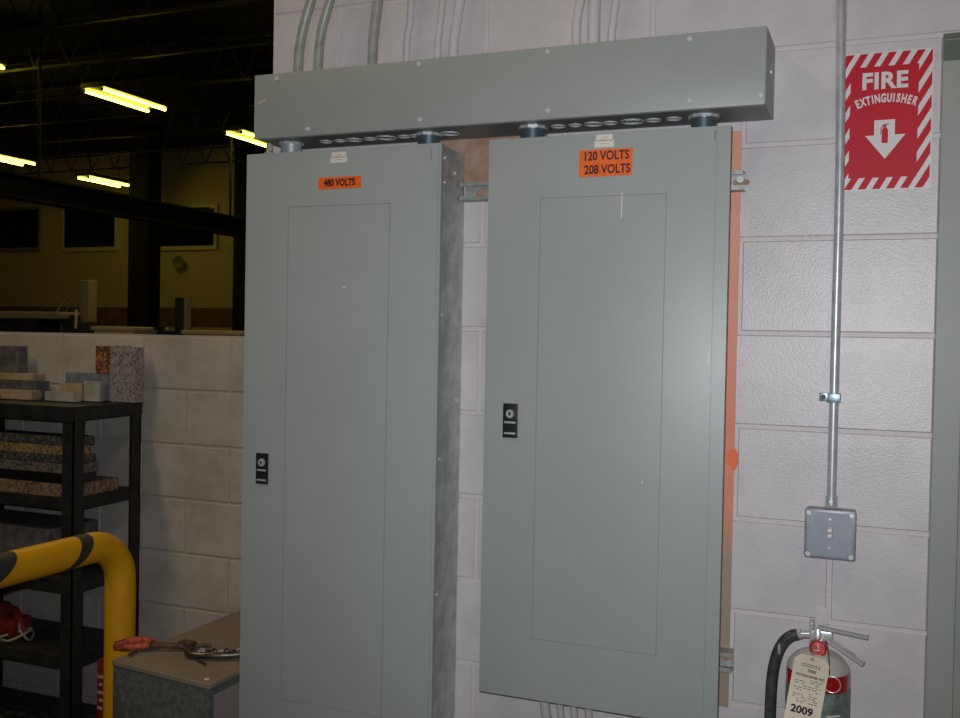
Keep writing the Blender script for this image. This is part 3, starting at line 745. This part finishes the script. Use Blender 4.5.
for (px_, py_, rr) in ((-.525, -.105, .008), (-.225, -.140, .010), (-.50, -.11, .004)):
    b = BM(); prism_z(b, [(px_+rr*random.uniform(.5, 1)*math.cos(a), py_+rr*random.uniform(.4, 1)*math.sin(a)) for a in [2*PI*i/9 for i in range(9)]], ZC-.0005, ZC+.0006); obj('paint_chip', b, M['white'] if rr > .009 else M['stone_white'], t, False)
# C clamp with red handles
t = thing('ratchet_clamp', 'steel clamp with scuffed red loop handle lying on the grey cabinet', 'clamp', (-.42, 0, ZC))
z = ZC+.001
b = BM()
tube(b, [(-.592, -.058, z+.012), (-.560, -.035, z+.022), (-.520, -.022, z+.026), (-.500, -.018, z+.020)], .010, 10)
tube(b, [(-.590, -.060, z+.009), (-.562, -.058, z+.010), (-.530, -.045, z+.012), (-.503, -.026, z+.016)], .009, 10)
tube(b, [(-.545, -.032, z+.012), (-.525, -.008, z+.015), (-.500, -.004, z+.018)], .009, 8)
obj('red_handle', b, M['redtool'], t)
b = BM(); tube(b, [(-.505, -.018, z+.014), (-.46, .000, z+.013), (-.42, .018, z+.012)], .0085, 10); box(b, -.44, -.395, .012, .040, z+.002, z+.024, .004); cyl(b, (-.41, .03, z+.012), (-.36, .055, z+.012), .006, n=12); obj('bar', b, M['rust'], t)
b = BM(); tube(b, [(-.525, -.050, z+.008), (-.520, -.072, z+.006), (-.516, -.088, z+.005)], .0045, 8); obj('trigger', b, M['rust'], t)
t2 = thing('chain_clamp', 'dark oily steel C shaped clamp lying at right on the grey cabinet', 'clamp', (-.30, 0, ZC))
b = BM(); tube(b, [(-.372, .012, z+.010), (-.382, -.008, z+.010), (-.372, -.028, z+.011), (-.345, -.032, z+.012), (-.30, -.018, z+.013), (-.255, .010, z+.013), (-.225, .045, z+.013), (-.225, .090, z+.013), (-.245, .115, z+.012)], .0095, 12); obj('frame', b, M['chain'], t2)
b = BM(); tube(b, [(-.360, .0, z+.010), (-.34, .001, z+.010), (-.31, .010, z+.010), (-.275, .030, z+.011)], .006, 10); obj('screw_rod', b, M['chrome'], t2)
for k in range(7):
    b = BM(); px_ = -.33+k*.0145; ring(b, (px_, -.022+k*.007, z+.022), .0065, .0022, 'z' if k % 2 else 'y', 14, 6); obj('link', b, M['steel'] if k % 3 == 0 else M['chain'], t2)
b = BM(); cyl(b, (-.335, -.04, z+.004), (-.29, -.06, z+.004), .0035, n=8); obj('pin', b, M['chain'], t2)

# ------------------------------------------------------------------ dark hall beyond the low wall
def fixture(x, y, z, label, L=1.2, sep=.30, w=.021):
    f = thing('ceiling_light', label, 'ceiling light', (x, y, z))
    b = BM(); box(b, x-sep/2-.05, x+sep/2+.05, y-L/2-.02, y+L/2+.02, z+.03, z+.10, .01); obj('housing', b, M['fixture'], f)
    for s in (-1, 1):
        b = BM(); cyl(b, (x+s*sep/2, y-L/2, z), (x+s*sep/2, y+L/2, z), w, n=14); obj('tube', b, M['tube'], f)
        for q in (-1, 1):
            b = BM(); cyl(b, (x+s*sep/2, y+q*L/2, z), (x+s*sep/2, y+q*(L/2+.02), z), w*1.1, n=12); obj('tube_holder', b, M['fixture'], f)
    for q in (-1, 1):
        b = BM(); cyl(b, (x, y+q*L/3, z+.10), (x, y+q*L/3, 5.6), .006, n=6); obj('hanger', b, M['dark'], f)
LT = [(-8.25, 8.5, 4.57, 'twin tube fluorescent light with both tubes apart, nearest in the dark hall'),
      (-8.30, 11.55, 4.63, 'fluorescent light partly hidden behind the left end of the trough'),
      (-13.70, 13.98, 4.541, 'fluorescent light lowest over the left window of the far wall'),
      (-13.90, 11.60, 4.61, 'fluorescent light cut by the left picture edge, lower of two'),
      (-10.02, 7.35, 5.0, 'fluorescent light tip at the left picture edge, upper of two')]
for x, y, z, lab in LT: fixture(x, y, z, lab)

FY = 16.0
b = BM(); box(b, -24, -11.75, FY, FY+.2, 2.03, 5.6)
box(b, -24, -11.75, FY, FY+.2, 0, 1.62); wf = struct('wall_far', b, M['farwall'])
b = BM(); box(b, -24, -11.75, FY-.02, FY+.2, 1.62, 2.03); struct('brick_band', b, M['farband'], wf)
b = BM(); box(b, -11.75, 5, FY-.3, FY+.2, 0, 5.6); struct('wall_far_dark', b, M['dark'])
def far_window(n, x0, x1, z0, z1, fm):
    b = BM(); f = .07
    box(b, x0-f, x1+f, FY-.06, FY-.002, z0-f*1.3, z0); box(b, x0-f, x1+f, FY-.06, FY-.002, z1, z1+f)
    box(b, x0-f, x0, FY-.06, FY-.002, z0, z1); box(b, x1, x1+f, FY-.06, FY-.002, z0, z1)
    w_ = struct('window_%d' % n, b, M[fm]); b = BM(); box(b, x0, x1, FY-.03, FY-.004, z0, z1); obj('pane', b, M['glassdark'], w_, False)
far_window(1, -16.75, -15.22, 3.42, 4.35, 'farframe')
far_window(2, -14.00, -12.45, 3.40, 4.25, 'farframe')
far_window(3, -20.2, -17.55, 3.45, 4.35, 'farframedim')
b = BM(); lathe(b, [(0, 0), (.10, 0), (.12, .03), (.16, .10), (.13, .105), (.07, .06), (0, .05)], (-13.37, FY-.003, 3.03), 24, 'y')
tag(obj('wall_speaker', b, M['greybeige'], None), 'small round horn speaker on the far wall below the right window', 'speaker')
b = BM(); box(b, -12.55, -12.5, FY-.05, FY-.002, 2.9, 4.3); 
b.free()

# column and crane beam
t = thing('support_column', 'dark steel support column standing in front of the far wall', 'column', (-12.5, 13.8, 0))
b = BM(); box(b, -12.73, -12.25, 13.60, 13.63, 0.031, 5.6); box(b, -12.73, -12.25, 13.95, 13.98, 0.031, 5.6); box(b, -12.50, -12.47, 13.63, 13.95, 0.031, 5.6); obj('h_section', b, M['dark'], t, False)
b = BM(); box(b, -12.8, -12.2, 13.5, 14.1, 0.0002, .03); obj('base_plate', b, M['dark'], t, False)
t = thing('overhead_beam', 'dark overhead beam running across the tops of the far windows', 'beam', (-8.75, 10, 3.08))
b = BM(); box(b, -8.87, -8.63, 2.5, 15.65, 3.08, 3.11); box(b, -8.87, -8.63, 2.5, 15.65, 3.36, 3.39); box(b, -8.76, -8.74, 2.5, 15.65, 3.11, 3.36); obj('beam_section', b, M['dark'], t, False)
for y in (3.5, 7.5, 11.5, 15.2):
    b = BM(); cyl(b, (-8.75, y, 3.39), (-8.75, y, 5.6), .02, n=8); obj('hanger', b, M['dark'], t)
# open-web roof joists
for i in range(9):
    y = 4.0+i*1.35; lab = ['nearest', 'second', 'third', 'fourth', 'fifth', 'sixth', 'seventh', 'eighth', 'farthest'][i]
    j = thing('roof_joist', 'open web steel roof joist in the dark hall, %s from the low wall' % lab, 'joist', (-9, y, 4.85), 'open web roof joists')
    b = BM(); box(b, -22, 3, y-.03, y+.03, 5.54, 5.599); obj('top_chord', b, M['truss'], j, False)
    b = BM(); box(b, -22, 3, y-.03, y+.03, 4.965, 4.995); obj('bottom_chord', b, M['truss'], j, False)
    b = BM(); x = -22
    while x < 2.6:
        cyl(b, (x, y, 4.98), (x+.3, y, 5.56), .014, n=6); cyl(b, (x+.3, y, 5.56), (x+.6, y, 4.98), .014, n=6); x += .6
    obj('web', b, M['truss'], j)

# machines seen just above the low wall
t = thing('bridge_saw', 'grey beige machine with an upright head and long rail above the low wall', 'machine', (-5.2, 3.9, 0))
b = BM(); box(b, -7.6, -4.72, 3.85, 4.15, 1.545, 1.60, .01); obj('rail', b, M['greybeige'], t)
b = BM(); box(b, -7.4, -5.1, 3.9, 4.1, .9, 1.50, .01); box(b, -7.4, -5.0, 3.9, 4.1, 1.50, 1.545); obj('frame', b, M['machdark'], t)
b = BM(); box(b, -5.2, -5.0, 3.85, 4.15, .0005, 1.545, .01); obj('leg', b, M['machdark'], t)
b = BM(); box(b, -7.3, -7.1, 3.85, 4.15, .0005, .9); obj('leg', b, M['machdark'], t)
b = BM(); box(b, -4.655, -4.565, 3.99, 4.09, 1.5205, 1.86, .012); obj('head', b, M['greybeige'], t)
b = BM(); box(b, -4.80, -4.70, 3.95, 4.10, 1.45, 1.58, .01); box(b, -4.74, -4.56, 3.9, 4.1, .0005, 1.52, .01); obj('motor', b, M['machdark'], t)
b = BM(); cyl(b, (-4.60, 3.90, 1.47), (-4.60, 3.90, 1.62), .012, n=8); obj('handle', b, M['beige'], t)
b = BM(); tube(b, [(-4.68, 4.0, 1.84), (-4.80, 3.98, 1.70), (-4.88, 3.96, 1.58)], .005, 6); tube(b, [(-4.67, 4.0, 1.80), (-4.74, 3.98, 1.68), (-4.79, 3.96, 1.56)], .004, 6); obj('cable', b, M['greybeige'], t)
def bench(x0, x1, y0, y1, h, lab, name='work_cabinet'):
    q = thing(name, lab, 'cabinet', ((x0+x1)/2, (y0+y1)/2, 0))
    b = BM(); box(b, x0, x1, y0, y1, h-.03, h, .006); obj('top', b, M['beige'], q)
    b = BM(); box(b, x0+.02, x1-.02, y0+.02, y1-.02, .0005, h-.031); obj('body', b, M['beige'], q, False)
bench(-4.50, -4.07, 3.95, 4.35, 1.492, 'beige cabinet with flat top just above the low wall, left of the dark machine')
bench(-3.78, -3.20, 4.15, 4.6, 1.475, 'beige cabinet above the low wall between dark machine and left panel')
bench(-5.6, -5.08, 3.2, 3.6, 1.492, 'beige cabinet at the left picture edge just above the low wall')
t = thing('drill_press', 'dark upright machine silhouette between two beige cabinets beyond the low wall', 'machine', (-3.93, 4.3, 0))
b = BM(); box(b, -3.945, -3.865, 4.27, 4.35, .0005, 1.735, .01); obj('column', b, M['machdark'], t)
b = BM(); box(b, -3.8645, -3.835, 4.28, 4.34, 1.40, 1.73, .006); obj('cover', b, M['greybeige'], t)
b = BM(); box(b, -4.062, -3.946, 4.20, 4.34, 1.40, 1.47, .01); box(b, -4.05, -4.02, 4.15, 4.25, 1.47, 1.50); obj('table', b, M['machdark'], t)

# ------------------------------------------------------------------ lights
def area(loc, rot, sx, sy, energy, col):
    l = bpy.data.lights.new('lamp', 'AREA'); l.shape = 'RECTANGLE'; l.size = sx; l.size_y = sy; l.energy = energy; l.color = col
    o = bpy.data.objects.new('lamp', l); COL.objects.link(o); o.location = loc; o.rotation_euler = rot; return o
# overhead fluorescent rows of the near bay, over and behind the photographer
area((-2.2, -1.6, 4.9), (0, 0, 0), .4, 2.4, 50, (1, .77, .46))
area((2.0, -3.4, 4.9), (0, 0, 0), .4, 2.4, 22, (1, .85, .62))

area((-4.0, 4.6, 5.2), (0, 0, 0), .4, 1.2, 48, (1, .78, .25))  # unseen lamp added over the hall to light the cabinet tops yellow
# camera
yaw, pitch, roll = .38825, -.01948, .019
cy, sy, cp, sp = math.cos(yaw), math.sin(yaw), math.cos(pitch), math.sin(pitch)
fwd = Vector((-sy*cp, cy*cp, sp)); right = Vector((cy, sy, 0)); up = right.cross(fwd)
r2 = right*math.cos(roll)+up*math.sin(roll); u2 = -right*math.sin(roll)+up*math.cos(roll)
cam = bpy.data.cameras.new('camera'); cam.lens = 37.5; cam.sensor_width = 36; cam.sensor_fit = 'HORIZONTAL'; cam.clip_start = .05
co = bpy.data.objects.new('camera', cam); COL.objects.link(co)
mtx = Matrix.Identity(4)
for i in range(3): mtx[i][0], mtx[i][1], mtx[i][2] = r2[i], u2[i], -fwd[i]
CP = Vector((1.33878, -2.19304, 1.44461)); mtx.translation = CP; co.matrix_world = mtx
sc.camera = co
# the flash unit of the camera that took the picture
fl = bpy.data.lights.new('flash', 'SPOT'); fl.energy = 106; fl.color = (.93, .96, 1.0); fl.shadow_soft_size = .012; fl.spot_size = math.radians(95); fl.spot_blend = 1.0
fo = bpy.data.objects.new('flash', fl); COL.objects.link(fo)
fm = Matrix.Rotation(math.radians(0), 4, 'Z') @ mtx.copy(); fm.translation = CP + r2*(-.025) + u2*.045
aim = (fwd + r2*.10 + u2*.03).normalized()
fo.matrix_world = Matrix.Translation(CP + r2*(-.025) + u2*.045) @ aim.to_track_quat('-Z', 'Y').to_matrix().to_4x4()

wd = bpy.data.worlds.new('World'); sc.world = wd; wd.use_nodes = True
wd.node_tree.nodes['Background'].inputs[0].default_value = (.5, .5, .45, 1); wd.node_tree.nodes['Background'].inputs[1].default_value = .012
sc.view_settings.view_transform = 'Standard'; sc.view_settings.look = 'None'; sc.view_settings.exposure = 0; sc.view_settings.gamma = 1
sc.view_settings.use_curve_mapping = False
sc.cycles.use_denoising = True
sc.cycles.max_bounces = 5; sc.cycles.sample_clamp_indirect = 4
